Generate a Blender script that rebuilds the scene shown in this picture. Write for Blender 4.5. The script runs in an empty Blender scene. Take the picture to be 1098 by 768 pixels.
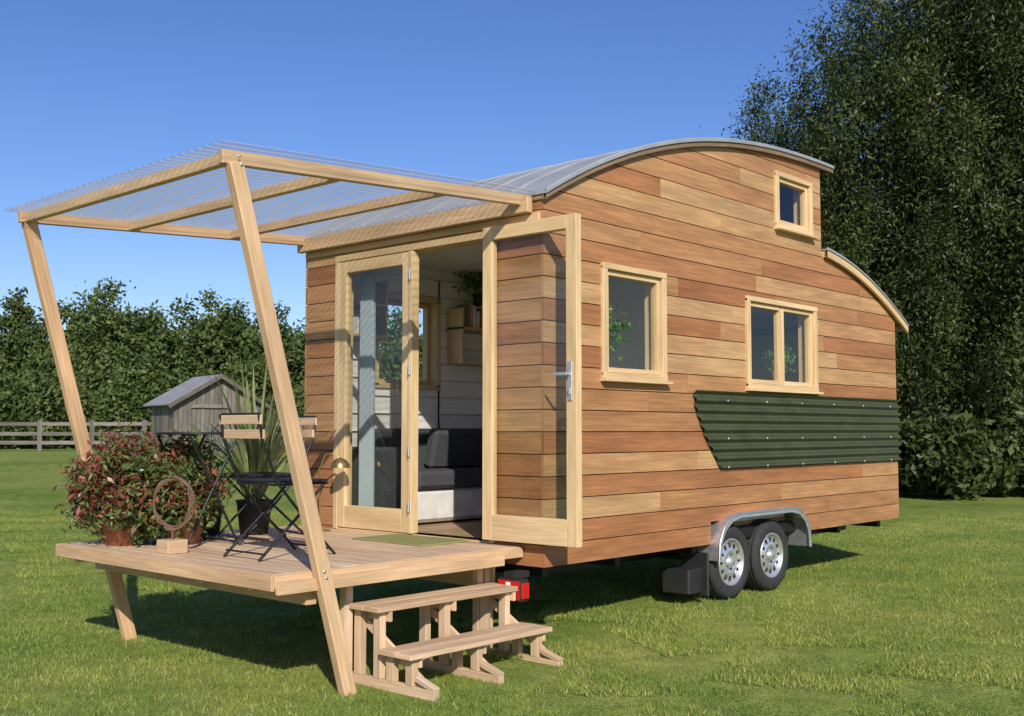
import bpy, math, random, bmesh
import numpy as np
from mathutils import Vector, Matrix
random.seed(7); rng=np.random.default_rng(7)
sc=bpy.context.scene
sc.view_settings.view_transform='Standard'; sc.view_settings.look='None'
sc.view_settings.exposure=0; sc.view_settings.gamma=1
COL=sc.collection
# ---------------------------------------------------------------- camera
CX,CY,H=-5.46,-4.70,1.45
F=(.739,.674); R=(.674,-.739)
def P(d,l): return (CX+d*F[0]+l*R[0], CY+d*F[1]+l*R[1])
def ss(t):
    t=np.clip(t,0,1); return t*t*(3-2*t)
def gz(x,y):
    d=(x-CX)*F[0]+(y-CY)*F[1]; l=(x-CX)*R[0]+(y-CY)*R[1]
    return .10*ss((x+1.5)/3.5)+.62*ss((d-12)/22)*ss((2-l)/10)
cd=bpy.data.cameras.new('camera'); cam=bpy.data.objects.new('camera',cd); COL.objects.link(cam)
cam.location=(CX,CY,H); pit=math.radians(3.8)
dr=Vector((F[0]*math.cos(pit),F[1]*math.cos(pit),math.sin(pit)))
cam.rotation_euler=dr.to_track_quat('-Z','Y').to_euler()
cd.sensor_width=36; cd.lens=36*1175/1098; cd.clip_start=.05; cd.clip_end=2000
sc.camera=cam
# ---------------------------------------------------------------- light
sv=Vector((-1.0,-1.3,1.0)).normalized()
sl=bpy.data.lights.new('sun','SUN'); sl.energy=5.0; sl.angle=math.radians(.5); sl.color=(1,.93,.82)
so=bpy.data.objects.new('sun',sl); COL.objects.link(so); so.location=(-20,-26,20)
so.rotation_euler=(-sv).to_track_quat('-Z','Y').to_euler()
w=bpy.data.worlds.new('World'); sc.world=w; w.use_nodes=True
nt=w.node_tree; nt.nodes.clear()
o=nt.nodes.new('ShaderNodeOutputWorld'); bg=nt.nodes.new('ShaderNodeBackground'); sk=nt.nodes.new('ShaderNodeTexSky')
sk.sky_type='NISHITA'; sk.sun_disc=False; sk.sun_elevation=math.asin(sv.z); sk.sun_rotation=math.atan2(sv.x,sv.y)
sk.air_density=1.0; sk.dust_density=.4; sk.ozone_density=2.0; sk.altitude=100
bg.inputs[1].default_value=.115
hs=nt.nodes.new('ShaderNodeHueSaturation'); hs.inputs['Hue'].default_value=.508; hs.inputs['Saturation'].default_value=1.18; hs.inputs['Value'].default_value=1.0
tint=nt.nodes.new('ShaderNodeMix'); tint.data_type='RGBA'; tint.blend_type='MULTIPLY'; tint.inputs[0].default_value=1; tint.inputs[7].default_value=(.95,.98,1.14,1)
nt.links.new(sk.outputs[0],tint.inputs[6]); nt.links.new(tint.outputs[2],hs.inputs['Color'])
nt.links.new(hs.outputs[0],bg.inputs[0]); nt.links.new(bg.outputs[0],o.inputs[0])
# ---------------------------------------------------------------- materials
def newmat(n):
    m=bpy.data.materials.new(n); m.use_nodes=True; t=m.node_tree; t.nodes.clear()
    out=t.nodes.new('ShaderNodeOutputMaterial'); return m,t,out
def N(t,k,**kw):
    n=t.nodes.new(k)
    for a,b in kw.items(): setattr(n,a,b)
    return n
def ramp(t,src,cols,pos=None,interp='LINEAR'):
    r=N(t,'ShaderNodeValToRGB'); cr=r.color_ramp; cr.interpolation=interp
    n=len(cols); pos=pos or ([i/n for i in range(n)] if interp=='CONSTANT' else [i/(max(n-1,1)) for i in range(n)])
    while len(cr.elements)<n: cr.elements.new(.5)
    for i in range(n):
        cr.elements[i].position=pos[i]
    for i,c in enumerate(cols): cr.elements[i].color=(*c,1)
    t.links.new(src,r.inputs[0]); return r.outputs[0]
def mul(t,a,b,fac=1,mode='MULTIPLY'):
    m=N(t,'ShaderNodeMix',data_type='RGBA',blend_type=mode); m.inputs[0].default_value=fac
    t.links.new(a,m.inputs[6]); t.links.new(b,m.inputs[7]); return m.outputs[2]
def attr(t): 
    a=N(t,'ShaderNodeAttribute'); a.attribute_name='rnd'; return a.outputs['Fac']
def noise(t,vec,scale,detail=4,rough=.6):
    n=N(t,'ShaderNodeTexNoise'); n.inputs['Scale'].default_value=scale; n.inputs['Detail'].default_value=detail
    n.inputs['Roughness'].default_value=rough
    if vec is not None: t.links.new(vec,n.inputs['Vector'])
    return n.outputs['Fac']
def wood(name,tones,rough=.6,sc_=(1.2,26),grain=(.62,1.18),bump=.25,interp='LINEAR',spec=.3,blot=(.80,1.12)):
    m,t,out=newmat(name); b=N(t,'ShaderNodeBsdfPrincipled')
    uv=N(t,'ShaderNodeUVMap'); sep=N(t,'ShaderNodeSeparateXYZ'); t.links.new(uv.outputs[0],sep.inputs[0])
    a=attr(t)
    def mm(s,k):
        q=N(t,'ShaderNodeMath',operation='MULTIPLY'); t.links.new(s,q.inputs[0]); q.inputs[1].default_value=k; return q.outputs[0]
    def comb(kx,ky,kr):
        c=N(t,'ShaderNodeCombineXYZ'); t.links.new(mm(sep.outputs[0],kx),c.inputs[0]); t.links.new(mm(sep.outputs[1],ky),c.inputs[1]); t.links.new(mm(a,kr),c.inputs[2]); return c.outputs[0]
    g=noise(t,comb(sc_[0],sc_[1],91.),2.2,6,.65)
    g2=noise(t,comb(1.0,5.0,57.),1.3,3,.5)
    g3=noise(t,comb(3.,140.,33.),2.0,2,.5)
    base=ramp(t,a,tones,interp=interp)
    gr=ramp(t,g,[(grain[0],)*3,(grain[0]*.55+grain[1]*.45,)*3,(grain[1],)*3],[.3,.5,.7])
    gr2=ramp(t,g2,[(blot[0],blot[0]*.96,blot[0]*.93),(blot[1],blot[1]*.985,blot[1]*.97)],[.32,.68])
    gr3=ramp(t,g3,[(.88,.87,.86),(1.05,)*3],[.35,.65])
    c=mul(t,mul(t,mul(t,base,gr),gr2),gr3)
    t.links.new(c,b.inputs['Base Color']); b.inputs['Roughness'].default_value=rough
    b.inputs['Specular IOR Level'].default_value=spec
    bp=N(t,'ShaderNodeBump'); bp.inputs['Strength'].default_value=bump; bp.inputs['Distance'].default_value=.004
    t.links.new(g,bp.inputs['Height']); t.links.new(bp.outputs[0],b.inputs['Normal'])
    t.links.new(b.outputs[0],out.inputs[0]); return m
def plain(name,col,rough=.5,metal=0,var=.15,nscale=8,bump=0,spec=.5):
    m,t,out=newmat(name); b=N(t,'ShaderNodeBsdfPrincipled')
    tc=N(t,'ShaderNodeTexCoord'); n=noise(t,tc.outputs['Object'],nscale,5)
    c=ramp(t,n,[tuple(x*(1-var) for x in col),tuple(min(1,x*(1+var)) for x in col)],[.3,.7])
    t.links.new(c,b.inputs['Base Color']); b.inputs['Metallic'].default_value=metal
    r=ramp(t,n,[(rough*.85,)*3,(min(1,rough*1.15),)*3]); t.links.new(r,b.inputs['Roughness'])
    b.inputs['Specular IOR Level'].default_value=spec
    if bump:
        bp=N(t,'ShaderNodeBump'); bp.inputs['Strength'].default_value=bump; bp.inputs['Distance'].default_value=.01
        t.links.new(n,bp.inputs['Height']); t.links.new(bp.outputs[0],b.inputs['Normal'])
    t.links.new(b.outputs[0],out.inputs[0]); return m
def glassm(name,tint=(.9,.93,.91)):
    m,t,out=newmat(name); tr=N(t,'ShaderNodeBsdfTransparent'); tr.inputs[0].default_value=(*tint,1)
    gl=N(t,'ShaderNodeBsdfGlossy'); gl.inputs['Roughness'].default_value=.01
    lw=N(t,'ShaderNodeLayerWeight'); lw.inputs[0].default_value=.5
    p=N(t,'ShaderNodeMath',operation='POWER'); p.inputs[1].default_value=3.5; t.links.new(lw.outputs['Facing'],p.inputs[0])
    q=N(t,'ShaderNodeMath',operation='MULTIPLY_ADD'); q.inputs[1].default_value=.7; q.inputs[2].default_value=.06; t.links.new(p.outputs[0],q.inputs[0])
    mx=N(t,'ShaderNodeMixShader'); t.links.new(q.outputs[0],mx.inputs[0]); t.links.new(tr.outputs[0],mx.inputs[1]); t.links.new(gl.outputs[0],mx.inputs[2])
    t.links.new(mx.outputs[0],out.inputs[0]); return m
def polym(name):
    m,t,out=newmat(name); tr=N(t,'ShaderNodeBsdfTransparent'); tr.inputs[0].default_value=(.95,.96,.97,1)
    gl=N(t,'ShaderNodeBsdfGlossy'); gl.inputs['Roughness'].default_value=.12
    df=N(t,'ShaderNodeBsdfTranslucent'); df.inputs[0].default_value=(.75,.78,.8,1)
    d2=N(t,'ShaderNodeBsdfDiffuse'); d2.inputs[0].default_value=(.7,.74,.76,1)
    m1=N(t,'ShaderNodeMixShader'); m1.inputs[0].default_value=.5; t.links.new(df.outputs[0],m1.inputs[1]); t.links.new(d2.outputs[0],m1.inputs[2])
    lw=N(t,'ShaderNodeLayerWeight'); lw.inputs[0].default_value=.35
    q=N(t,'ShaderNodeMath',operation='MULTIPLY_ADD'); q.inputs[1].default_value=.6; q.inputs[2].default_value=.08; t.links.new(lw.outputs['Facing'],q.inputs[0])
    m2=N(t,'ShaderNodeMixShader'); t.links.new(q.outputs[0],m2.inputs[0]); t.links.new(tr.outputs[0],m2.inputs[1]); t.links.new(m1.outputs[0],m2.inputs[2])
    m3=N(t,'ShaderNodeMixShader'); m3.inputs[0].default_value=.06; t.links.new(m2.outputs[0],m3.inputs[1]); t.links.new(gl.outputs[0],m3.inputs[2])
    t.links.new(m3.outputs[0],out.inputs[0]); return m
def leafm(name,cols,pos=None,trans=.3,rough=.5,spec=.25,world_var=None):
    m,t,out=newmat(name); b=N(t,'ShaderNodeBsdfPrincipled'); a=attr(t)
    c=ramp(t,a,cols,pos)
    if world_var:
        g=N(t,'ShaderNodeNewGeometry'); n=noise(t,g.outputs['Position'],world_var,4)
        c=mul(t,c,ramp(t,n,[(.66,.76,.68),(1.2,1.08,1.1)],[.35,.65]))
    t.links.new(c,b.inputs['Base Color']); b.inputs['Roughness'].default_value=rough; b.inputs['Specular IOR Level'].default_value=spec
    tl=N(t,'ShaderNodeBsdfTranslucent'); t.links.new(c,tl.inputs[0])
    mx=N(t,'ShaderNodeMixShader'); mx.inputs[0].default_value=trans
    t.links.new(b.outputs[0],mx.inputs[1]); t.links.new(tl.outputs[0],mx.inputs[2]); t.links.new(mx.outputs[0],out.inputs[0]); return m
CEDAR=wood('cedar_siding',[(.41,.185,.078),(.50,.270,.122),(.44,.222,.097),(.53,.315,.148),(.39,.168,.072),(.475,.242,.108),(.51,.285,.130),(.45,.23,.10),(.55,.345,.168),(.42,.195,.084)],.55,grain=(.70,1.14),interp='CONSTANT',blot=(.80,1.11))
DOUG=wood('douglas_beams',[(.60,.385,.215),(.70,.485,.29),(.64,.42,.24)],.6,grain=(.76,1.1))
DECKM=wood('deck_boards',[(.60,.415,.265),(.69,.51,.34),(.64,.455,.29),(.72,.56,.40)],.65,grain=(.76,1.08))
PINE=wood('pine_frames',[(.70,.505,.27),(.76,.57,.32)],.45,grain=(.86,1.06),bump=.1,spec=.5)
FASC=wood('fascia_wood',[(.25,.175,.12),(.29,.20,.135)],.7)
WHITEW=wood('white_boards',[(.86,.85,.83),(.88,.87,.85)],.6,grain=(.97,1.01),bump=.03,blot=(.98,1.01))
FLOORM=wood('floor_boards',[(.4,.27,.15),(.48,.33,.19)],.5)
OLDW=wood('weathered_boards',[(.15,.135,.12),(.22,.20,.18),(.185,.17,.15),(.26,.24,.215)],.85,interp='CONSTANT')
MEMB=plain('membrane',(.03,.022,.018),.9)
GLASS=glassm('window_glass'); POLY=polym('polycarbonate')
ROOFM=plain('zinc_roof',(.34,.36,.38),.6,.25,.12,3)
GALV=plain('galvanised_steel',(.62,.64,.67),.35,.8,.15,25)
OLIVE=plain('olive_corrugated_steel',(.060,.070,.032),.32,.0,.2,5)
BLACK=plain('black_metal',(.018,.018,.018),.45,.2,.2)
RUBBER=plain('rubber',(.028,.028,.028),.8,0,.3,30)
RIM=plain('rim_silver',(.68,.69,.71),.3,.75,.08,10)
DARK=plain('dark_plastic',(.02,.02,.021),.5)
REDP=plain('red_lens',(.45,.015,.012),.2); WHT=plain('white_paint',(.75,.75,.73),.5)
SOFA=plain('charcoal_fabric',(.05,.052,.06),.95,0,.25,60,.3); SOFAB=plain('light_base',(.62,.61,.58),.8)
CURT=plain('curtain_fabric',(.38,.43,.47),.9,0,.1,40); BRASS=plain('brass',(.4,.28,.12),.35,.8)
POTD=plain('dark_pot',(.03,.032,.035),.6); POTB=plain('blue_pot',(.07,.30,.40),.35); POTT=plain('terracotta_pot',(.36,.13,.07),.8)
MATM=plain('mat_fibre',(.24,.24,.08),1,0,.3,80,.5)
WICK=plain('wicker',(.14,.08,.05),.8); BARK=plain('bark',(.10,.085,.06),.95,0,.4,6,.8)
# ---------------------------------------------------------------- builder
class B:
    def __init__(s): s.v=[];s.f=[];s.uv=[];s.r=[];s.m=[];s.sm=[]
    def add(s,vs,fs,uvs,r=None,m=0,sm=False):
        k=len(s.v); s.v+= [tuple(p) for p in vs]
        if r is None: r=random.random()
        for f,u in zip(fs,uvs):
            s.f.append([k+i for i in f]); s.uv.append(u); s.r.append(r); s.m.append(m); s.sm.append(sm)
    def obox(s,c,ax,ay,az,hx,hy,hz,m=0,r=None):
        c=Vector(c); A=[Vector(ax).normalized(),Vector(ay).normalized(),Vector(az).normalized()]; h=[hx,hy,hz]
        sg=[(-1,-1,-1),(1,-1,-1),(1,1,-1),(-1,1,-1),(-1,-1,1),(1,-1,1),(1,1,1),(-1,1,1)]
        vs=[c+sum((A[i]*h[i]*g[i] for i in range(3)),Vector()) for g in sg]
        fs=[((0,3,2,1),2),((4,5,6,7),2),((0,1,5,4),1),((2,3,7,6),1),((1,2,6,5),0),((3,0,4,7),0)]
        F_=[];U=[]; off=random.random()*3
        for f,n in fs:
            ax2=[i for i in range(3) if i!=n]
            a,b=(ax2[0],ax2[1]) if h[ax2[0]]>=h[ax2[1]] else (ax2[1],ax2[0])
            F_.append(f); U.append([(sg[i][a]*h[a]+off,sg[i][b]*h[b]+n*.37+off) for i in f])
        s.add(vs,F_,U,r,m)
    def box(s,x0,x1,y0,y1,z0,z1,m=0,r=None):
        s.obox(((x0+x1)/2,(y0+y1)/2,(z0+z1)/2),(1,0,0),(0,1,0),(0,0,1),(x1-x0)/2,(y1-y0)/2,(z1-z0)/2,m,r)
    def beam(s,p,q,w,h,up=(0,0,1),m=0,r=None):
        p=Vector(p);q=Vector(q);d=(q-p); l=d.length; d.normalize(); u=Vector(up); sx=d.cross(u).normalized(); u=sx.cross(d)
        s.obox((p+q)/2,d,sx,u,l/2,w/2,h/2,m,r)
    def tube(s,pts,rad,n=8,m=0,r=None,cap=True):
        pts=[Vector(p) for p in pts]
        if not hasattr(rad,'__len__'): rad=[rad]*len(pts)
        vs=[];k=len(pts); prev=None
        for i,p in enumerate(pts):
            d=(pts[min(i+1,k-1)]-pts[max(i-1,0)]).normalized()
            if prev is None:
                a=d.orthogonal().normalized()
            else:
                a=(prev-d*prev.dot(d)).normalized()
            prev=a; b=d.cross(a)
            for j in range(n):
                t=2*math.pi*j/n; vs.append(p+(a*math.cos(t)+b*math.sin(t))*rad[i])
        fs=[];us=[]
        for i in range(k-1):
            for j in range(n):
                j2=(j+1)%n; fs.append((i*n+j,i*n+j2,(i+1)*n+j2,(i+1)*n+j)); us.append([(i*.2,j*.05),(i*.2,j*.05+.05),(i*.2+.2,j*.05+.05),(i*.2+.2,j*.05)])
        s.add(vs,fs,us,r,m,True)
        if cap:
            s.add(vs[:n],[tuple(range(n-1,-1,-1))],[[(0,0)]*n],r,m); s.add(vs[-n:],[tuple(range(n))],[[(0,0)]*n],r,m)
    def cyl(s,p,q,r0,r1=None,n=12,m=0,r=None): s.tube([p,q],[r0,r0 if r1 is None else r1],n,m,r)
    def lathe(s,c,axis,prof,n=32,m=0,sm=True):
        c=Vector(c);d=Vector(axis).normalized();a=d.orthogonal().normalized();b=d.cross(a);vs=[]
        for (rr,h) in prof:
            for j in range(n):
                t=2*math.pi*j/n; vs.append(c+d*h+(a*math.cos(t)+b*math.sin(t))*rr)
        fs=[];us=[]
        for i in range(len(prof)-1):
            for j in range(n):
                j2=(j+1)%n; fs.append((i*n+j,i*n+j2,(i+1)*n+j2,(i+1)*n+j)); us.append([(0,0)]*4)
        s.add(vs,fs,us,None,m,sm)
    def obj(s,name,mats,parent=None,bevel=0):
        me=bpy.data.meshes.new(name); me.from_pydata(s.v,[],s.f)
        for q in (mats if isinstance(mats,list) else [mats]): me.materials.append(q)
        me.polygons.foreach_set('material_index',s.m); me.polygons.foreach_set('use_smooth',s.sm)
        a=me.attributes.new('rnd','FLOAT','FACE'); a.data.foreach_set('value',s.r)
        uv=me.uv_layers.new(name='UVMap'); flat=[c for f in s.uv for p in f for c in p]; uv.data.foreach_set('uv',flat)
        me.update(); ob=bpy.data.objects.new(name,me); COL.objects.link(ob)
        if parent: ob.parent=parent
        if bevel:
            b=ob.modifiers.new('bevel','BEVEL'); b.width=bevel; b.segments=1; b.limit_method='ANGLE'
        return ob
def empty(name,loc=(0,0,0)):
    e=bpy.data.objects.new(name,None); COL.objects.link(e); return e
def npmesh(name,V,n_per,mat,rnd,parent=None,smooth=False):
    nf=len(V)//n_per; me=bpy.data.meshes.new(name)
    me.vertices.add(len(V)); me.vertices.foreach_set('co',V.astype(np.float32).ravel())
    me.loops.add(len(V)); me.loops.foreach_set('vertex_index',np.arange(len(V),dtype=np.int32))
    me.polygons.add(nf); me.polygons.foreach_set('loop_start',np.arange(0,len(V),n_per,dtype=np.int32))
    me.materials.append(mat); a=me.attributes.new('rnd','FLOAT','FACE'); a.data.foreach_set('value',rnd.astype(np.float32))
    me.update(calc_edges=True); me.validate()
    ob=bpy.data.objects.new(name,me); COL.objects.link(ob)
    if parent: ob.parent=parent
    return ob
def leafverts(pts,size,aspect=.5,up=.3,droop=0):
    n=len(pts); nr=rng.normal(size=(n,3)); nr[:,2]+=up*2; nr/=np.linalg.norm(nr,axis=1,keepdims=True)
    a=rng.normal(size=(n,3)); a[:,2]-=droop; a-=nr*(a*nr).sum(1,keepdims=True); a/=np.linalg.norm(a,axis=1,keepdims=True); b=np.cross(nr,a)
    s=(size*rng.uniform(.6,1.3,n))[:,None]
    V=np.stack([pts-a*s,pts+b*s*aspect-a*s*.1,pts+a*s,pts-b*s*aspect-a*s*.1],1).reshape(-1,3); return V
# ---------------------------------------------------------------- ground
def axisvals(lo,hi,near0,near1,fine,coarse):
    a=list(np.arange(near0,near1,fine)); x=near0; st=fine
    while x>lo: st=min(st*1.25,coarse); x-=st; a.append(x)
    x=near1; st=fine
    while x<hi: a.append(x); st=min(st*1.25,coarse); x+=st
    return np.array(sorted(a))
dv=axisvals(-60,900,1,40,.5,60); lv=axisvals(-600,600,-24,24,.5,60)
V=[];nl=len(lv)
for d in dv:
    for l in lv:
        x,y=P(d,l); V.append((x,y,float(gz(x,y))))
Fc=[(i*nl+j,i*nl+j+1,(i+1)*nl+j+1,(i+1)*nl+j) for i in range(len(dv)-1) for j in range(nl-1)]
me=bpy.data.meshes.new('ground'); me.from_pydata(V,[],Fc); me.polygons.foreach_set('use_smooth',[True]*len(Fc))
ground=bpy.data.objects.new('ground',me); COL.objects.link(ground)
m,t,out=newmat('lawn'); b=N(t,'ShaderNodeBsdfPrincipled'); g=N(t,'ShaderNodeNewGeometry')
n1=noise(t,g.outputs['Position'],.5,5); n2=noise(t,g.outputs['Position'],5,6,.7); n3=noise(t,g.outputs['Position'],50,3,.7)
c=mul(t,mul(t,ramp(t,n1,[(.19,.26,.047),(.32,.345,.095)],[.35,.65]),ramp(t,n2,[(.55,.62,.55),(1.2,1.18,1.2)],[.3,.7])),ramp(t,n3,[(.55,.58,.5),(1.28,1.28,1.25)],[.35,.65]))
t.links.new(c,b.inputs['Base Color']); b.inputs['Roughness'].default_value=.95; b.inputs['Specular IOR Level'].default_value=.1
bp=N(t,'ShaderNodeBump'); bp.inputs['Strength'].default_value=.7; bp.inputs['Distance'].default_value=.03
t.links.new(n3,bp.inputs['Height']); t.links.new(bp.outputs[0],b.inputs['Normal']); t.links.new(b.outputs[0],out.inputs[0]); me.materials.append(m)
# grass blades
GR=leafm('grass_blades',[(.12,.19,.03),(.25,.345,.062),(.37,.43,.10),(.58,.54,.26)],[0,.4,.82,1],.3,.6,.2,1.1)
grass=empty('lawn_grass'); patches=[]
for k in range(3):
    n=4200; p=rng.uniform(-.52,.52,(n,2)); h=rng.uniform(.008,.028,n); h[rng.random(n)<.05]*=1.8
    an=rng.uniform(0,2*np.pi,n); wd=rng.uniform(.002,.0045,n); ln=rng.uniform(0,.035,n); la=rng.uniform(0,2*np.pi,n)
    dx=np.cos(an)*wd; dy=np.sin(an)*wd; z0=np.full(n,-.01)
    A=np.stack([p[:,0]-dx,p[:,1]-dy,z0],1); Bq=np.stack([p[:,0]+dx,p[:,1]+dy,z0],1)
    Cq=np.stack([p[:,0]+np.cos(la)*ln,p[:,1]+np.sin(la)*ln,h],1)
    ob=npmesh('grass_patch',np.stack([A,Bq,Cq],1).reshape(-1,3),3,GR,rng.random(n),grass); patches.append(ob.data)
    bpy.data.objects.remove(ob)
d=3.6
while d<18:
    l=-.50*d-.8
    while l<.50*d+.8:
        x,y=P(d,l); o_=bpy.data.objects.new('grass_patch',random.choice(patches)); COL.objects.link(o_); o_.parent=grass
        o_.location=(x,y,float(gz(x,y))); o_.rotation_euler=(0,0,random.random()*6.28); l+=.97
    d+=.97
# ---------------------------------------------------------------- tiny house
L,W=5.52,2.52; ZB=.565
house=empty('tiny_house')
pu=np.polyfit([-.15,0,.58,1.27,2.19,3.11,4.11],[2.97,3.06,3.35,3.60,3.815,3.915,3.936],3)
pl=np.polyfit([3.93,4.955,5.75],[3.14,2.907,2.554],2)
up=lambda u: float(np.polyval(pu,u)); lo=lambda u: float(np.polyval(pl,u))
XS=3.93
def top_side(u): return (up(u) if u<=XS else lo(u))-.045
mside=lambda u,z,n:(u,-n,z); mfac=lambda u,z,n:(-n,u,z); mfar=lambda u,z,n:(u,W+n,z); mrear=lambda u,z,n:(L+n,u,z)
def wbox(b,mp,u0,u1,z0,z1,n0,n1,m=0,r=None):
    a=Vector(mp(u0,z0,n0)); c=Vector(mp(u1,z1,n1)); 
    b.box(min(a.x,c.x),max(a.x,c.x),min(a.y,c.y),max(a.y,c.y),min(a.z,c.z),max(a.z,c.z),m,r)
def wquad(b,mp,u0,u1,z0,z1,n): b.add([mp(u0,z0,n),mp(u1,z0,n),mp(u1,z1,n),mp(u0,z1,n)],[(0,1,2,3)],[[(0,0)]*4],.5)
def strip(b,mp,us,zb,zt,n0,n1,r,m=0):
    k=len(us); vs=[]
    for n in (n0,n1):
        vs+=[mp(u,zb,n) for u in us]+[mp(u,z,n) for u,z in zip(us,zt)]
    fs=[];uv=[]
    o=2*k
    for i in range(k-1):
        fs.append((o+i,o+i+1,o+k+i+1,o+k+i)); uv.append([(us[i],zb),(us[i+1],zb),(us[i+1],zt[i+1]),(us[i],zt[i])])
        fs.append((k+i,k+i+1,o+k+i+1,o+k+i)); uv.append([(us[i],0),(us[i+1],0),(us[i+1],.02),(us[i],.02)])
        fs.append((i,i+1,o+i+1,o+i)); uv.append([(us[i],0),(us[i+1],0),(us[i+1],.02),(us[i],.02)])
    fs.append((0,k,o+k,o)); uv.append([(0,0)]*4); fs.append((k-1,2*k-1,o+2*k-1,o+k-1)); uv.append([(0,0)]*4)
    b.add(vs,fs,uv,r,m)
def siding(b,mp,u0,u1,z0,zmax,topf,opens,n0,n1,pitch=.147,gap=.007,lens=(1.1,2.8),extra=[]):
    z=z0
    while z<zmax:
        za,zb_=z,z+pitch-gap
        js=[u0]; 
        while js[-1]<u1: js.append(js[-1]+random.uniform(*lens))
        js[-1]=u1
        if len(js)>2 and js[-1]-js[-2]<.4: js.pop(-2)
        for a,c in zip(js[:-1],js[1:]):
            r=random.random(); a2,c2=a+(.0015 if a>u0 else 0),c-(.0015 if c<u1 else 0)
            bk=sorted({a2,c2,*[q for o_ in opens for q in o_[:2] if a2<q<c2],*[q for q in extra if a2<q<c2]})
            for s0,s1 in zip(bk[:-1],bk[1:]):
                mid=(s0+s1)/2; iv=[(za,zb_)]
                for (ou0,ou1,oz0,oz1) in opens:
                    if ou0<mid<ou1:
                        nv=[]
                        for (p,q) in iv:
                            if oz1<=p or oz0>=q: nv.append((p,q)); continue
                            if oz0>p: nv.append((p,oz0))
                            if oz1<q: nv.append((oz1,q))
                        iv=nv
                for (p,q) in iv:
                    e=1e-4; t0,t1=topf(s0+e),topf(s1-e); tm=topf(mid)
                    if min(t0,t1,tm)>=q: strip(b,mp,[s0,s1],p,[q,q],n0,n1,r)
                    else:
                        us=list(np.linspace(s0+e,s1-e,max(3,int((s1-s0)/.04)+2)))
                        seg=[]; 
                        for u in us:
                            tv=topf(u)
                            if tv>p+.002: seg.append((u,min(q,tv)))
                            else:
                                if len(seg)>1: strip(b,mp,[x[0] for x in seg],p,[x[1] for x in seg],n0,n1,r)
                                seg=[]
                        if len(seg)>1: strip(b,mp,[x[0] for x in seg],p,[x[1] for x in seg],n0,n1,r)
        z+=pitch
W1=(.605,1.36,1.835,2.61); W2=(2.56,3.775,1.82,2.555); W3=(3.08,3.73,3.24,3.70)
FEN=(1.98,3.46,.4,.74)
so_=[W1,W2,W3,FEN]
flat=lambda z:(lambda u:z)
b=B(); siding(b,mside,-.022,L+.02,ZB,4.0,top_side,so_,0,.022,extra=[XS]); b.obj('side_cladding',CEDAR,house)
DO=(.42,2.15,.68,2.83)
b=B(); siding(b,mfac,.001,W,ZB,3.05,flat(3.0),[DO],0,.022,lens=(3,4)); b.obj('front_cladding',CEDAR,house)
b=B(); siding(b,mfar,-.02,L+.02,ZB,4.0,top_side,[W1],0,.022,extra=[XS]); siding(b,mrear,0,W,ZB,2.66,flat(2.6),[],0,.022)
b.obj('rear_cladding',CEDAR,house)
b=B()
for mp in (mside,mfar):
    siding(b,mp,.03,L-.03,ZB+.01,4.0,lambda u:top_side(u)-.005,so_ if mp is mside else [W1],-.02,-.002,pitch=.6,gap=0,lens=(9,9),extra=[XS])
siding(b,mfac,.02,W-.02,ZB+.01,3.0,flat(2.99),[DO],-.02,-.002,pitch=.6,gap=0,lens=(9,9)); siding(b,mrear,.02,W-.02,ZB+.01,2.6,flat(2.6),[],-.02,-.002,pitch=.6,gap=0,lens=(9,9))
b.box(XS-.03,XS,0,W,3.0,3.85); b.obj('wall_membrane',MEMB,house)
b=B(); b.box(XS,XS+.02,0,W,3.12,3.88); b.obj('clerestory_wall',CEDAR,house)
# interior skins
b=B()
for mp in (mside,mfar):
    siding(b,mp,.12,L-.12,.7,2.95,flat(2.9),[W1,W2] if mp is mside else [W1],-.12,-.10,pitch=.15,gap=.002,lens=(6,7))
siding(b,mfac,.12,W-.12,.7,2.95,flat(2.9),[DO],-.12,-.10,pitch=.15,gap=.002); siding(b,mrear,.12,W-.12,.7,2.6,flat(2.5),[],-.12,-.10,pitch=.15,gap=.002)
b.box(2.45,2.5,.12,1.1,.7,2.9); b.box(2.45,2.5,1.1,W-.12,.7,2.9)
b.box(.1,2.45,.1,W-.1,2.90,2.93); b.box(2.5,5.4,.1,W-.1,2.58,2.61)
b.obj('interior_walls',WHITEW,house)
b=B()
for i in range(17): b.box(.0,L-.1,.11+i*.137,.11+i*.137+.134,.66,.70)
b.obj('floor',FLOORM,house)
# windows
def window(name,mp,o,nsash=1,sill=True,fw=.042,sw=.036,depth=-.125):
    u0,u1,z0,z1=o; b=B()
    e=.012
    wbox(b,mp,u0-e,u0+fw,z0,z1,depth,.045); wbox(b,mp,u1-fw,u1+e,z0,z1,depth,.045)
    wbox(b,mp,u0-e,u1+e,z1-fw+.02,z1+.02,depth,.048); wbox(b,mp,u0-e,u1+e,z0-.02,z0+fw-.02,depth,.048)
    if sill: wbox(b,mp,u0-.03,u1+.03,z0-.042,z0-.021,-.01,.085)
    g=B(); uu0,uu1=u0+fw,u1-fw; a,c=z0+fw-.02,z1-fw+.02
    wd=(uu1-uu0)/nsash
    for i in range(nsash):
        s0,s1=uu0+i*wd+.003,uu0+(i+1)*wd-.003
        wbox(b,mp,s0,s0+sw,a+.003,c-.003,-.04,.02); wbox(b,mp,s1-sw,s1,a+.003,c-.003,-.04,.02)
        wbox(b,mp,s0+sw,s1-sw,c-sw-.003,c-.003,-.04,.02); wbox(b,mp,s0+sw,s1-sw,a+.003,a+.003+sw,-.04,.02)
        wquad(g,mp,s0+sw-.005,s1-sw+.005,a+sw-.003,c-sw+.003,-.009)
    b.obj(name+'_frame',PINE,house,.003); g.obj(name+'_glass',GLASS,house)
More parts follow.
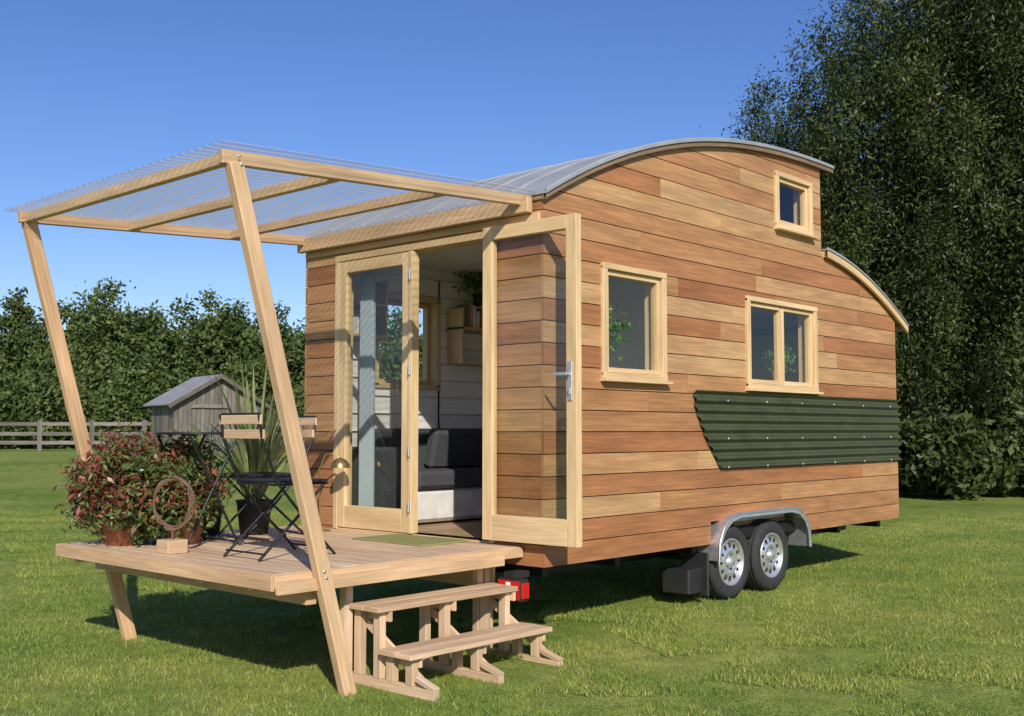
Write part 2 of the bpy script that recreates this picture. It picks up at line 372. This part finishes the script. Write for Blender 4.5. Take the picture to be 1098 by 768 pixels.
window('kitchen_window',mside,W1); window('double_window',mside,W2,2); window('loft_window',mside,W3); window('far_window',mfar,W1,1,False)
b=B(); b.box(2.9,3.88,.3,1.2,3.0,3.02); b.obj('loft_floor',WHITEW,house)
# doors
b=B(); wbox(b,mfac,DO[0]-.0,DO[0]+.05,.69,2.78,-.12,.03); wbox(b,mfac,DO[1]-.05,DO[1],.69,2.78,-.12,.03); wbox(b,mfac,DO[0],DO[1],2.78,2.83,-.12,.032)
wbox(b,mfac,DO[0],DO[1],.66,.70,-.12,.02); b.obj('door_frame',PINE,house,.003)
def leaf(name,p0,p1,z0,z1,handle=False):
    b=B();g=B(); p0=Vector(p0);p1=Vector(p1); d=(p1-p0).normalized(); wd=(p1-p0).length; nrm=Vector((d.y,-d.x,0)); 
    if nrm.x>0: nrm=-nrm
    st=.085
    def bx(bb,a,c,za,zb,th,off=0): bb.obox((p0.x+d.x*(a+c)/2+nrm.x*off,p0.y+d.y*(a+c)/2+nrm.y*off,(za+zb)/2),d,nrm,(0,0,1),(c-a)/2,th/2,(zb-za)/2)
    bx(b,0,st,z0,z1,.055); bx(b,wd-st,wd,z0,z1,.055); bx(b,st,wd-st,z0,z0+.17,.053); bx(b,st,wd-st,z1-.09,z1,.053)
    q0=p0+d*(st-.005); q1=p0+d*(wd-st+.005)
    g.add([(q0.x,q0.y,z0+.165),(q1.x,q1.y,z0+.165),(q1.x,q1.y,z1-.085),(q0.x,q0.y,z1-.085)],[(0,1,2,3)],[[(0,0)]*4],.5)
    b.obj(name+'_frame',PINE,house,.003); g.obj(name+'_glass',GLASS,house)
    if handle:
        h=B(); bx(h,wd-.065,wd-.032,z0+.92,z0+1.17,.008,.032); bx(h,wd-.16,wd-.04,z0+1.08,z0+1.10,.014,.075); bx(h,wd-.056,wd-.04,z0+1.08,z0+1.10,.05,.055)
        bx(h,wd-.057,wd-.04,z0+.96,z0+1.0,.012,.04); h.obj(name+'_handle',GALV,house,.002)
leaf('door_left',(-.0,2.10,0),(-.0,1.275,0),.705,2.775)
leaf('door_right',(-.075,.46,0),(-.06,-.35,0),.72,2.835,True)
b=B(); wbox(b,mfac,1.235,1.272,.705,2.775,-.03,.045); b.obj('door_stop',PINE,house,.003)
b=B()
for z in (.95,1.75,2.6): b.cyl((-.05,.455,z-.05),(-.05,.455,z+.05),.011)
for z in (.9,1.3,1.9,2.6): b.cyl((-.052,1.25,z-.04),(-.052,1.25,z+.04),.010)
b.obj('door_hinges',GALV,house)
# roof
def roofpart(name,f,x0,x1,y0,y1,th,mat,fm,fh):
    xs=np.linspace(x0,x1,40); b=B()
    for i in range(39):
        a,c=xs[i],xs[i+1]; za,zc=f(a),f(c)
        vs=[(a,y0,za),(c,y0,zc),(c,y1,zc),(a,y1,za),(a,y0,za-th),(c,y0,zc-th),(c,y1,zc-th),(a,y1,za-th)]
        b.add(vs,[(0,1,2,3),(7,6,5,4),(0,4,5,1),(3,2,6,7)],[[(0,0)]*4]*4,.5)
    for a in (x0,x1):
        b.add([(a,y0,f(a)),(a,y1,f(a)),(a,y1,f(a)-th),(a,y0,f(a)-th)],[(0,1,2,3)],[[(0,0)]*4],.5)
    k=7
    for j in range(k+1):
        y=y0+.012+(y1-y0-.024)*j/k
        b.tube([(x,y,f(x)+.002) for x in xs],.010,6)
    b.obj(name+'_sheet',mat,house)
    b=B()
    for (ya,yb) in ((y0+.012,y0+.04),(y1-.04,y1-.012)):
        for i in range(39):
            a,c=xs[i],xs[i+1]; za,zc=f(a)-th,f(c)-th; h=fh
            vs=[(a,ya,za),(c,ya,zc),(c,yb,zc),(a,yb,za),(a,ya,za-h),(c,ya,zc-h),(c,yb,zc-h),(a,yb,za-h)]
            b.add(vs,[(0,1,2,3),(7,6,5,4),(0,4,5,1),(3,2,6,7)],[[(0,0)]*4,[(0,0)]*4,[(a,0),(a,h),(c,h),(c,0)],[(a,0)]*4],.4)
    for a in (x0+.01,x1-.03):
        b.box(a,a+.02,y0+.04,y1-.04,f(a)-th-fh,f(a)-th-.004)
    b.obj(name+'_fascia',fm,house)
roofpart('upper_roof',up,-.045,4.13,-.075,W+.075,.02,ROOFM,FASC,.038)
roofpart('lower_roof',lo,3.955,5.76,-.085,W+.085,.012,ROOFM,PINE,.065)
b=B(); b.box(.03,.1,.01,W-.01,2.96,2.985); b.obj('eave_soffit',CEDAR,house)
# corrugated panel
def ul(z): return float(np.interp(z,[1.16,1.4,1.62,1.76],[2.10,1.89,1.755,1.735]))
b=B(); zs=np.linspace(1.155,1.765,130)
for i in range(129):
    a,c=zs[i],zs[i+1]
    na,nc=.042+.017*math.sin(2*math.pi*a/.076),.042+.017*math.sin(2*math.pi*c/.076)
    b.add([mside(ul(a),a,na),mside(L+.03,a,na),mside(L+.03,c,nc),mside(ul(c),c,nc)],[(0,1,2,3)],[[(0,0)]*4],.5,0,True)
ob=b.obj('corrugated_panel',OLIVE,house)
me=ob.data
bm=bmesh.new(); bm.from_mesh(me); bmesh.ops.remove_doubles(bm,verts=bm.verts,dist=1e-5); bm.to_mesh(me); bm.free()
b=B()
for k,z in enumerate((1.195,1.423,1.727)):
    zc=round((z/.076)-.25)*.076+.019
    for j in range(6):
        u=2.2+j*.62
        b.lathe(mside(u,zc,.058),(0,-1,0),[(.009,0),(.009,.003),(.005,.006),(.001,.007)],10)
b.obj('panel_screws',GALV,house)
# trailer chassis
b=B(); b.box(.0,L-.1,.5,.58,.42,.563); b.box(.0,L-.1,W-.58,W-.5,.42,.563)
for x in (.1,.9,1.9,3.4,4.4,5.3): b.box(x,x+.06,.1,W-.1,.48,.562)
b.box(.0,L-.02,.03,W-.03,.569,.655)
b.box(2.0,3.44,.15,.19,.45,.8); b.box(2.28,2.30,.1,W-.1,.38,.42); b.box(2.92,2.94,.1,W-.1,.38,.42); b.obj('trailer_chassis',BLACK,house)
b=B(); b.box(1.74,1.95,.03,.28,.19,.38); b.box(1.935,1.96,-.02,.22,.16,.5)
b.obj('mudflap_toolbox',DARK,house,.01)
b=B(); b.box(-.20,-.13,.02,.22,.36,.50,1); b.box(-.214,-.199,.03,.21,.37,.49,0); b.box(-.216,-.212,.10,.14,.38,.48,2); b.box(-.2,-.14,-.0,.021,.38,.48,0)
b.box(-.19,-.05,.08,.18,.50,.54,1); b.obj('tail_light',[REDP,DARK,WHT],house,.004)
def wheel(cx,cz,name):
    r=.295; b=B()
    pr=[(.185,-.17),(.25,-.175),(.278,-.165),(.292,-.14),(r,-.10),(r,-.06),(.292,-.02),(.280,.002),(.25,.012),(.205,.008),(.188,-.004),(.184,-.03)]
    b.lathe((cx,-.02,cz),(0,-1,0),pr,48,0)
    for k in range(4):
        h=-.125+k*.03; b.lathe((cx,-.02,cz),(0,-1,0),[(r+.0015,h),(r+.004,h+.002),(r+.004,h+.018),(r+.0015,h+.02)],48,0)
    b.lathe((cx,-.02,cz),(0,-1,0),[(.19,-.01),(.188,.004),(.178,.003),(.172,-.02),(.165,-.035),(.150,-.03),(.10,-.008),(.075,-.004),(.065,-.02),(.05,-.022),(.046,.0),(.035,.012),(.001,.014)],48,1)
    for k in range(12):
        a=2*math.pi*k/12; c=Vector((cx+math.cos(a)*.132,-.0,cz+math.sin(a)*.132))
        b.obox(c,(math.cos(a),0,math.sin(a)),(0,1,0),(-math.sin(a),0,math.cos(a)),.019,.008,.009,2)
    for k in range(5):
        a=2*math.pi*k/5; b.lathe((cx+math.cos(a)*.057,-.0,cz+math.sin(a)*.057),(0,-1,0),[(.009,-.01),(.009,.008),(.001,.01)],8,2)
    b.obj(name,[RUBBER,RIM,DARK],house)
wheel(2.285,.40,'wheel_1'); wheel(2.935,.40,'wheel_2')
b=B(); pts=[(1.965,.44),(1.98,.58),(2.04,.69),(2.15,.765),(2.28,.79),(3.15,.79),(3.29,.765),(3.39,.69),(3.45,.58),(3.465,.44)]
for (x0,z0),(x1,z1) in zip(pts[:-1],pts[1:]):
    b.add([(x0,-.10,z0),(x1,-.10,z1),(x1,.15,z1),(x0,.15,z0)],[(0,1,2,3)],[[(0,0)]*4],.5)
    ix0,iz0=2.715+(x0-2.715)*.965,.4+(z0-.4)*.91; ix1,iz1=2.715+(x1-2.715)*.965,.4+(z1-.4)*.91
    b.add([(x0,-.10,z0),(x1,-.10,z1),(ix1,-.104,iz1),(ix0,-.104,iz0)],[(0,1,2,3)],[[(0,0)]*4],.5)
ob=b.obj('fender',GALV,house); s_=ob.modifiers.new('s','SOLIDIFY'); s_.thickness=.004
b=B(); b.tube([(x,-.104,z) for x,z in pts],.011,6); b.obj('fender_lip',GALV,house)
# ---------------------------------------------------------------- deck, pergola, steps
deck=empty('wooden_deck'); b=B()
x=-1.99
while x<-.03:
    b.box(x,x+.092,.175,2.60,.667,.69); x+=.098
b.obj('boards',DECKM,deck,.002)
b=B(); b.box(-2.015,-1.992,.15,2.62,.605,.688); b.box(-1.99,-.03,.152,.174,.62,.686); b.box(-1.99,-.03,2.601,2.62,.605,.688)
b.box(-1.99,-.24,.122,.150,.585,.655)
for y in (.4,.9,1.4,1.9,2.4): b.box(-1.98,-.04,y-.025,y+.025,.58,.666)
b.box(-.2,-.14,.3,2.4,.42,.58); b.box(-1.75,-1.68,.2,2.58,.50,.579)
b.box(-.23,-.16,.30,.37,0,.58); b.obj('joists',DOUG,deck,.003)
perg=empty('pergola'); b=B()
def zt(x): return 2.855+(x+2.33)*.058
for y in (.115,2.50):
    b.beam((-1.52,y,-.01),(-2.31,y,2.83),.06,.085,up=(1,0,0))
for y in (.13,2.49):
    b.beam((-2.38,y,zt(-2.38)),(.0,y,zt(0)),.045,.072)
for x in (-2.33,-1.6,-.77): b.beam((x,.155,zt(x)-.004),(x,2.465,zt(x)-.004),.045,.062)
b.beam((-.075,.05,2.95),(-.075,2.56,2.95),.05,.11)
b.beam((-.035,.0,2.87),(-.035,2.52,2.87),.022,.05)
b.obj('frame',DOUG,perg,.004)
b=B()
for y in (.115,2.50):
    s_=-1 if y<1 else 1
    for x,z in ((-2.30,2.86),(-2.285,2.82),(-1.705,.655),(-1.72,.69)): b.lathe((x,y+s_*.031,z),(0,s_,0),[(.009,0),(.009,.004),(.001,.006)],8)
b.obj('bolts',GALV,perg)
b=B(); ny=270; ys=np.linspace(.0,2.58,ny)
for i in range(ny-1):
    a,c=ys[i],ys[i+1]; ha,hc=.009*math.sin(2*math.pi*a/.076),.009*math.sin(2*math.pi*c/.076)
    x0,x1=-2.45,-.06
    b.add([(x0,a,zt(x0)+.048+ha),(x1,a,zt(x1)+.048+ha),(x1,c,zt(x1)+.048+hc),(x0,c,zt(x0)+.048+hc)],[(0,1,2,3)],[[(0,0)]*4],.5,0,True)
ob=b.obj('polycarbonate_sheet',POLY,perg); bm=bmesh.new(); bm.from_mesh(ob.data); bmesh.ops.remove_doubles(bm,verts=bm.verts,dist=1e-5); bm.to_mesh(ob.data); bm.free()
steps=empty('wooden_steps'); b=B()
for (ya,yb,z) in ((.035,.29,.46),(-.235,.03,.235)):
    w_=(yb-ya)/2
    b.box(-1.38,-.19,ya,ya+w_-.004,z-.03,z); b.box(-1.38,-.19,ya+w_+.004,yb,z-.03,z)
for x in (-1.31,-.80,-.27):
    b.box(x-.022,x+.022,-.37,.36,.0,.055)
    b.box(x-.022,x+.022,-.20,-.14,.056,.204); b.box(x-.022,x+.022,-.04,.02,.056,.204)
    b.box(x-.022,x+.022,.07,.13,.056,.429); b.box(x-.022,x+.022,.24,.30,.056,.429)
    b.box(x+.023,x+.045,-.21,.06,.15,.204); b.box(x+.023,x+.045,.04,.33,.37,.428)
    b.beam((x+.034,-.30,.03),(x+.034,.27,.36),.02,.05)
    b.beam((x,-.37,.056),(x,-.22,.10),.043,.03)
b.box(-1.40,-1.34,.30,.35,.0,.58); b.box(-.30,-.25,.305,.355,.0,.58)
b.obj('treads_and_frames',DECKM,steps,.003)
# ---------------------------------------------------------------- furniture
def chair(loc,ang,name='folding_chair'):
    e=empty(name); e.location=loc; e.rotation_euler=(0,0,ang)
    b=B()
    for x in (-.20,.20):
        b.tube([(x,-.30,.86),(x,-.27,.70),(x,-.16,.45),(x,.05,.22),(x,.27,.005)],.009,6)
        b.tube([(x*.9,.20,.44),(x*.9,.02,.26),(x*.9,-.27,.005)],.009,6)
        b.tube([(x*.9,.21,.44),(x*.9,-.18,.44)],.008,6)
    for (y,z) in ((.24,.04),(-.24,.04),(.21,.44),(-.17,.44),(-.29,.86)): b.tube([(-.2,y,z),(.2,y,z)],.007,6)
    b.obj('frame',BLACK,e)
    b=B()
    for z in (.74,.825): b.box(-.215,.215,-.305+(.85-z)*.25,-.29+(.85-z)*.25,z-.028,z+.028)
    b.obj('back_slats',DECKM,e,.003)
    b=B()
    for i in range(6): b.box(-.21,.21,-.17+i*.065,-.12+i*.065,.45,.466)
    b.obj('seat_slats',BLACK,e,.003)
chair((-1.43,.90,.69),-math.pi/2); chair((-.95,1.76,.69),math.pi/2-.15)
e=empty('bistro_table'); e.location=(-1.42,1.85,.69)
b=B(); b.lathe((0,0,.735),(0,0,1),[(.001,0),(.27,0),(.275,.008),(.27,.016),(.001,.016)],32)
for s_ in (-1,1):
    b.tube([(s_*.2,-.2,0),(-s_*.18,-.2,.73)],.009,6); b.tube([(s_*.2,.2,0),(-s_*.18,.2,.73)],.009,6); b.tube([(s_*.19,-.2,.02),(s_*.19,.2,.02)],.008,6)
b.obj('table',BLACK,e)
e=empty('floor_lamp'); b=B(); b.lathe((-.25,2.02,.69),(0,0,1),[(.001,0),(.08,0),(.08,.012),(.01,.02),(.001,.02)],20)
b.tube([(-.25,2.02,.70),(-.26,2.02,.95),(-.27,2.02,1.15),(-.24,1.98,1.27),(-.2,1.93,1.28),(-.17,1.90,1.24)],.007,6)
b.lathe((-.165,1.895,1.17),(0,0,1),[(.075,0),(.07,.03),(.045,.06),(.015,.075),(.001,.08)],20); b.obj('lamp_body',BRASS,e)
e=empty('doormat'); b=B(); b.box(-.50,-.06,.62,1.35,.6905,.702); b.obj('mat',MATM,e,.004)
e=empty('wicker_wreath'); b=B(); c=Vector((-1.80,1.50,1.0))
for k in range(6):
    pts=[]; ph=random.random()*6
    for j in range(33):
        t=2*math.pi*j/32; rr=.135+.010*math.sin(3*t+ph)
        pts.append(c+Vector((.55*math.cos(t)*rr+.01*math.sin(5*t+ph),-.80*math.cos(t)*rr*.9,math.sin(t)*rr*1.15)))
    b.tube(pts,.006,5,cap=False)
b.tube([(-1.80,1.50,.75),(-1.80,1.50,.86)],.007,6); b.obj('ring',WICK,e)
b=B(); b.box(-1.87,-1.73,1.43,1.57,.69,.775); b.obj('wood_block',DECKM,e,.006)
# plants
LE_P=leafm('photinia_leaves',[(.055,.105,.027),(.12,.18,.05),(.18,.22,.07),(.21,.06,.04),(.33,.10,.065)],[0,.30,.53,.60,1],.25,.35,.5)
LE_G=leafm('houseplant_leaves',[(.05,.14,.02),(.12,.26,.04),(.2,.35,.08)],None,.3,.4,.4)
LE_F=leafm('flax_leaves',[(.08,.13,.04),(.20,.25,.09),(.45,.46,.22)],None,.25,.4,.4)
def shrub(c,r,n,name,size=.035):
    e=empty(name); nc=90; cc=rng.normal(size=(nc,3)); cc/=np.linalg.norm(cc,axis=1,keepdims=True); cc*=rng.uniform(.35,1.0,(nc,1))
    cc=cc*np.array(r)+np.array(c); k=rng.integers(0,nc,n); pts=cc[k]+rng.normal(size=(n,3))*.055
    hz=(pts[:,2]-c[2])/r[2]; rv=np.clip(rng.random(n)*.62+ .42*(rng.random(nc)[k]<.6).astype(float)*(hz>-.4)*(rng.random(n)<.75),0,1)
    npmesh('leaves',leafverts(pts,size,.36,.4),4,LE_P,rv,e)
    b=B()
    for i in range(24):
        q=cc[rng.integers(0,nc)]; b.tube([(c[0]+random.uniform(-.05,.05),c[1]+random.uniform(-.05,.05),.72),((c[0]+q[0])/2,(c[1]+q[1])/2,(c[2]+q[2])/2-.05),tuple(q)],[.008,.006,.003],5)
    b.obj('stems',BARK,e)
    b=B(); b.lathe((c[0],c[1],.69),(0,0,1),[(.001,0),(.11,0),(.14,.17),(.15,.17),(.15,.19),(.135,.19),(.13,.16),(.001,.16)],24); b.obj('pot',POTT,e)
shrub((-1.74,2.22,1.05),(.34,.42,.38),9000,'potted_photinia_shrub',.03); shrub((-1.44,1.98,1.06),(.27,.27,.32),5000,'potted_photinia_shrub',.03)
def strap(name,c,n,ln,spread,potr,poth,pm,mat,wd=.018):
    e=empty(name); V=[];rv=[]
    for i in range(n):
        a=random.uniform(0,2*math.pi); L_=ln*random.uniform(.6,1.05); tilt=random.uniform(.05,spread); dd=np.array([math.cos(a),math.sin(a),0]); side=np.array([-math.sin(a),math.cos(a),0])
        p=np.array([c[0],c[1],c[2]+poth-.02])+dd*.03; th=tilt*.5; prev=None; r_=random.random(); S=7; wv=wd*random.uniform(.7,1.2)
        for s_ in range(S+1):
            ww=wv*(1-(s_/S)**2*.95)*(0.6+min(1,s_/2)*.4); row=(p-side*ww,p+side*ww)
            if prev: V+=[prev[0],prev[1],row[1],row[0]]; rv.append(min(1,max(0,r_+random.uniform(-.05,.05))))
            prev=row; th+=tilt/S*1.3; p=p+(dd*math.sin(th)+np.array([0,0,1])*math.cos(th))*L_/S
    npmesh('leaves',np.array(V),4,mat,np.array(rv),e)
    b=B(); b.lathe(c,(0,0,1),[(.001,0),(potr*.78,0),(potr,poth),(potr+.008,poth),(potr+.008,poth+.01),(potr-.01,poth+.01),(potr-.012,poth-.03),(.001,poth-.03)],24); b.obj('pot',pm,e)
strap('potted_flax_plant',(-.72,2.2,.69),80,1.12,.85,.13,.24,POTD,LE_F,.022)
strap('potted_flax_plant',(-1.0,2.38,.69),45,.7,.9,.11,.2,POTD,LE_G,.012)
def bushy(name,c,r,potr,poth,pm,n=500,size=.02):
    e=empty(name); pts=rng.normal(size=(n,3))*np.array([r,r,r*.8])*.5+np.array([c[0],c[1],c[2]+poth+r*.7])
    npmesh('leaves',leafverts(pts,size,.5,.5),4,LE_G,rng.random(n),e)
    b=B(); b.lathe(c,(0,0,1),[(.001,0),(potr*.8,0),(potr,poth*.4),(potr*.97,poth),(potr*.85,poth),(.001,poth-.02)],24); b.obj('pot',pm,e)
b=B(); b.box(.66,1.31,.122,.34,1.885,1.905); b.box(2.6,3.73,.122,.34,1.865,1.885); b.obj('interior_window_shelves',PINE,house,.003)
bushy('potted_herb',(.86,.215,1.906),.17,.085,.15,POTB,1300,.022)
bushy('potted_herb',(3.5,.21,1.886),.13,.055,.11,POTT,500); bushy('potted_herb',(2.80,.21,1.886),.08,.04,.10,POTD,200)
# interior furniture
e=empty('sofa'); b=B(); b.box(.45,2.2,1.72,2.38,.72,.98,1); b.box(.45,1.31,1.68,2.17,.985,1.13,0); b.box(1.325,2.2,1.68,2.17,.985,1.13,0); b.box(.45,2.2,2.18,2.39,.985,1.47,0)
b.box(.28,.445,1.70,2.38,.72,1.32,0); b.obox((1.3,2.1,1.30),(1,0,0),(0,1,.25),(0,-.25,1),.35,.06,.17,0); b.obj('sofa_body',[SOFA,SOFAB],e,.03)
e=empty('curtain')
nn=60
b=B()
for i in range(nn):
    y0=1.93+.16*i/nn; y1=1.93+.16*(i+1)/nn; x0=.19+.02*math.sin(i*.9); x1=.19+.02*math.sin((i+1)*.9)
    b.add([(x0,y0,.74),(x1,y1,.74),(x1,y1,2.72),(x0,y0,2.72)],[(0,1,2,3)],[[(0,0)]*4],.5,0,True)
b.obj('drape',CURT,e)
e=empty('wall_shelf'); b=B()
for (xa,xb,z) in ((1.45,2.3,2.36),(.25,.55,2.22),(.25,.55,2.48),(1.55,2.1,2.05)): b.box(xa,xb,2.2,2.395,z,z+.022)
for (x,z) in ((1.45,2.05),(2.28,2.05),(.55,2.2)): b.box(x,x+.02,2.2,2.395,z,z+.5)
b.obj('boards',PINE,e,.002)
b=B()
for i in range(16):
    x=1.5+i*.045; 
    if random.random()<.75: b.box(x,x+.03,2.24,2.36,2.384,2.384+random.uniform(.12,.22),random.randint(0,3))
for i in range(5): b.box(.28+i*.045,.31+i*.045,2.24,2.36,2.244,2.244+random.uniform(.1,.18),random.randint(0,3))
b.obj('books',[POTT,WHT,POTB,DARK],e)
bushy('potted_trailing_plant',(1.75,2.28,2.60),.2,.06,.1,POTD,400,.03)
# ---------------------------------------------------------------- trees
T_R=leafm('tree_leaves',[(.022,.037,.010),(.05,.072,.018),(.10,.122,.035),(.165,.18,.06)],[0,.4,.8,1],.22,.5,.3)
T_L=leafm('hedge_leaves',[(.045,.075,.022),(.095,.135,.038),(.17,.21,.065)],[0,.5,1],.22,.6,.2)
def tree(name,x,y,h,cr,z0,nc,per,ls,trunk=.16,mat=T_R,lean=0,asp=.36):
    e=empty(name); g0=float(gz(x,y)); ch=(h-z0)
    u=rng.normal(size=(nc,3)); u/=np.linalg.norm(u,axis=1,keepdims=True); rad=rng.random(nc)**.42
    lob=1+.22*np.sin(u[:,0]*5+x)*np.cos(u[:,2]*4+y)+rng.normal(size=nc)*.08
    c=u*rad[:,None]*lob[:,None]*np.array([cr,cr,ch/2])
    tz=(c[:,2]/(ch/2)+1)/2; c[:,0]*=1.12-.45*tz; c[:,1]*=1.12-.45*tz
    c+=np.array([x,y,g0+z0+ch/2]); cs=rng.uniform(.16,.42,nc)*cr/2.8; cb=rng.random(nc)
    k=np.repeat(np.arange(nc),per); n=len(k)
    pts=c[k]+rng.normal(size=(n,3))*cs[k][:,None]*np.array([.85,.85,1.25])
    rv=np.clip(cb[k]*.6+rng.random(n)*.45-.05,0,1)
    npmesh('foliage',leafverts(pts,ls,asp,.25,.9),4,mat,rv,e)
    b=B(); tx=lambda t:(x+lean*t*t*h*.3+.15*math.sin(t*5+x),y+.12*math.sin(t*4+y),g0-.1+t*h*.9)
    b.tube([tx(t) for t in np.linspace(0,1,9)],[trunk*(1-.85*t) for t in np.linspace(0,1,9)],9)
    for i in range(34):
        q=c[rng.integers(0,nc)]; t=min(.9,max(.12,(q[2]-g0)/h*.7)); p=Vector(tx(t)); q=Vector(q); md=(p+q)/2+Vector((0,0,.2))
        b.tube([p,md,q],[trunk*(.45-.3*t),trunk*.18,.01],6)
    b.obj('trunk_and_limbs',BARK,e)
def TR(d,l,*a,**k):
    x,y=P(d,l); tree('broadleaf_tree',x,y,*a,**k)
TR(27,6.9,10.0,2.5,1.0,420,260,.058)
TR(25,9.2,13.0,3.0,.8,560,260,.058,trunk=.2)
TR(23,11.6,14.5,3.2,1.1,520,260,.058,trunk=.22,lean=.1)
TR(28,14.0,15,3.4,1.2,260,150,.11,trunk=.22)
TR(24,17.0,14,3.4,1.2,160,130,.13,trunk=.22)
def mass(name,items,per,ls,mat,nc=70):
    P_=[];RV=[]
    for (d,l,h,r) in items:
        x,y=P(d,l); g0=float(gz(x,y)); u=rng.normal(size=(nc,3)); u/=np.linalg.norm(u,axis=1,keepdims=True); rad=rng.random(nc)**.35
        c=u*rad[:,None]*np.array([r,r,h/2*.97])*rng.uniform(.82,1.05,(nc,1)); tz=(c[:,2]/(h/2)+1)/2; tp=1.15-.5*tz; c[:,0]*=tp; c[:,1]*=tp
        c+=np.array([x,y,g0+h/2]); cb=rng.random(nc)*.7+rng.random()*.3
        k=np.repeat(np.arange(nc),per); n=len(k); p=c[k]+rng.normal(size=(n,3))*r*.13; P_.append(p); RV.append(np.clip(cb[k]*.65+rng.random(n)*.42-.05,0,1))
    P_=np.concatenate(P_); RV=np.concatenate(RV); npmesh(name,leafverts(P_,ls,.5,.3),4,mat,RV)
it=[]
for i in range(13): it.append((29+random.uniform(-1,2),4.5+i*1.35,random.uniform(4,6.5),random.uniform(1.6,2.3)))
for i in range(8): it.append((32+random.uniform(-1,2),6+i*2.0,random.uniform(7,9),2.6))
for i in range(14): it.append((22.2+random.uniform(-.8,.8),6.6+i*1.0,random.uniform(1.3,2.6),random.uniform(.8,1.2)))
mass('undergrowth_shrubs',it,90,.10,T_R)
def ztop(yp,d):
    a=(384-yp)/1175; hd=(a+.0664)/(1-.0664*a); return 1.45-.72+hd*d
it=[]
for (xp,yp,r) in [(-300,300,2.4),(-220,318,2.2),(-150,296,2.2),(-90,310,2.0),(-40,305,1.8),(15,305,1.3),(60,322,1.7),(108,288,2.0),(158,318,1.7),(207,303,2.0),(245,315,1.7),(287,328,1.7),(320,350,1.6),(370,335,2),(430,325,2.2),(500,335,2),(580,330,2.2),(660,325,2.2)]:
    d=random.uniform(49,54); it.append((d,(xp-549)/1175*d,ztop(yp,d),r))
for i in range(30):
    xp=-420+i*38; d=random.uniform(55,59); it.append((d,(xp-549)/1175*d,ztop(random.uniform(335,355),d),2.4))
for i in range(46):
    xp=-420+i*24; d=random.uniform(44,48); it.append((d,(xp-549)/1175*d,ztop(random.uniform(378,415),d),random.uniform(1.2,1.8)))
mass('distant_trees',it,90,.125,T_L,85)
# ---------------------------------------------------------------- fence & shed
fence=empty('wooden_fence'); b=B(); fd=40
l=-40
while l<-4:
    x,y=P(fd,l); z=float(gz(x,y)); b.box(x-.06,x+.06,y-.06,y+.06,z-.1,z+1.12)
    x2,y2=P(fd,l+1.9); z2=float(gz(x2,y2))
    for h in (.3,.62,.98): b.beam((x,y,z+h),(x2,y2,z2+h),.04,.13)
    l+=1.9
b.obj('posts_and_rails',OLDW,fence)
shed=empty('wooden_shed'); a=math.radians(-36)
vx=Vector((F[0]*math.cos(a)+R[0]*math.sin(a),F[1]*math.cos(a)+R[1]*math.sin(a),0)); ux=Vector((R[0]*math.cos(a)-F[0]*math.sin(a),R[1]*math.cos(a)-F[1]*math.sin(a),0))
sx,sy=P(33,(187-549)/1175*33); O=Vector((sx,sy,float(gz(sx,sy))-.02)); Wd,Dp,Eh,Ah=2.75,2.1,1.6,2.4
def S(u,v,z): return O+ux*u+vx*v+Vector((0,0,z))
b=B(); n=20
for i in range(n):
    u0,u1=Wd*i/n+.005,Wd*(i+1)/n-.005; hh=lambda u: Eh+(Ah-Eh)*(1-abs(u-Wd/2)/(Wd/2))
    for v in (0,Dp):
        b.add([S(u0,v,0),S(u1,v,0),S(u1,v,hh(u1)),S(u0,v,hh(u0))],[(0,1,2,3)],[[(0,u0),(0,u1),(hh(u1),u1),(hh(u0),u0)]],random.random())
n=16
for i in range(n):
    v0,v1=Dp*i/n+.005,Dp*(i+1)/n-.005
    for u in (0,Wd): b.add([S(u,v0,0),S(u,v1,0),S(u,v1,Eh),S(u,v0,Eh)],[(0,1,2,3)],[[(0,v0),(0,v1),(Eh,v1),(Eh,v0)]],random.random())
b.beam(S(.55,-.03,0),S(.55,-.03,1.5),.05,.1); b.beam(S(1.65,-.03,0),S(1.65,-.03,1.5),.05,.1); b.beam(S(.5,-.04,1.5),S(1.7,-.04,1.5),.05,.1); b.beam(S(.6,-.04,.1),S(1.6,-.04,1.35),.03,.1)
b.obj('boards',OLDW,shed)
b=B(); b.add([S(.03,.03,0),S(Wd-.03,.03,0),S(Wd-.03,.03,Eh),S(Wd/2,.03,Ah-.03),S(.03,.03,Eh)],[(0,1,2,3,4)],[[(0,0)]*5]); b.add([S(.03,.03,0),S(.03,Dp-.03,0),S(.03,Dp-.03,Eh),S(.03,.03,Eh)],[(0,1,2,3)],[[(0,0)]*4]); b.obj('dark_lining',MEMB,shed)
b=B(); sl_=(Ah-Eh)/(Wd/2)
for sgn in (0,1):
    ue=-.22 if sgn==0 else Wd+.22; ze=Eh-.22*sl_+.05; p=[S(ue,-.2,ze),S(Wd/2,-.2,Ah+.05),S(Wd/2,Dp+.2,Ah+.05),S(ue,Dp+.2,ze)]
    q=[v+Vector((0,0,.04)) for v in p]
    b.add(p+q,[(0,1,2,3),(4,5,6,7),(0,1,5,4),(3,2,6,7),(0,3,7,4)],[[(0,0)]*4]*5,.3)
b.obj('roof',plain('shed_roofing',(.25,.25,.26),.8,0,.2,4),shed)
b=B(); b.beam(S(-.24,-.22,Eh-.2*sl_),S(Wd/2,-.22,Ah+.03),.03,.12); b.beam(S(Wd+.24,-.22,Eh-.2*sl_),S(Wd/2,-.22,Ah+.03),.03,.12); b.obj('barge_boards',OLDW,shed)
print('done')
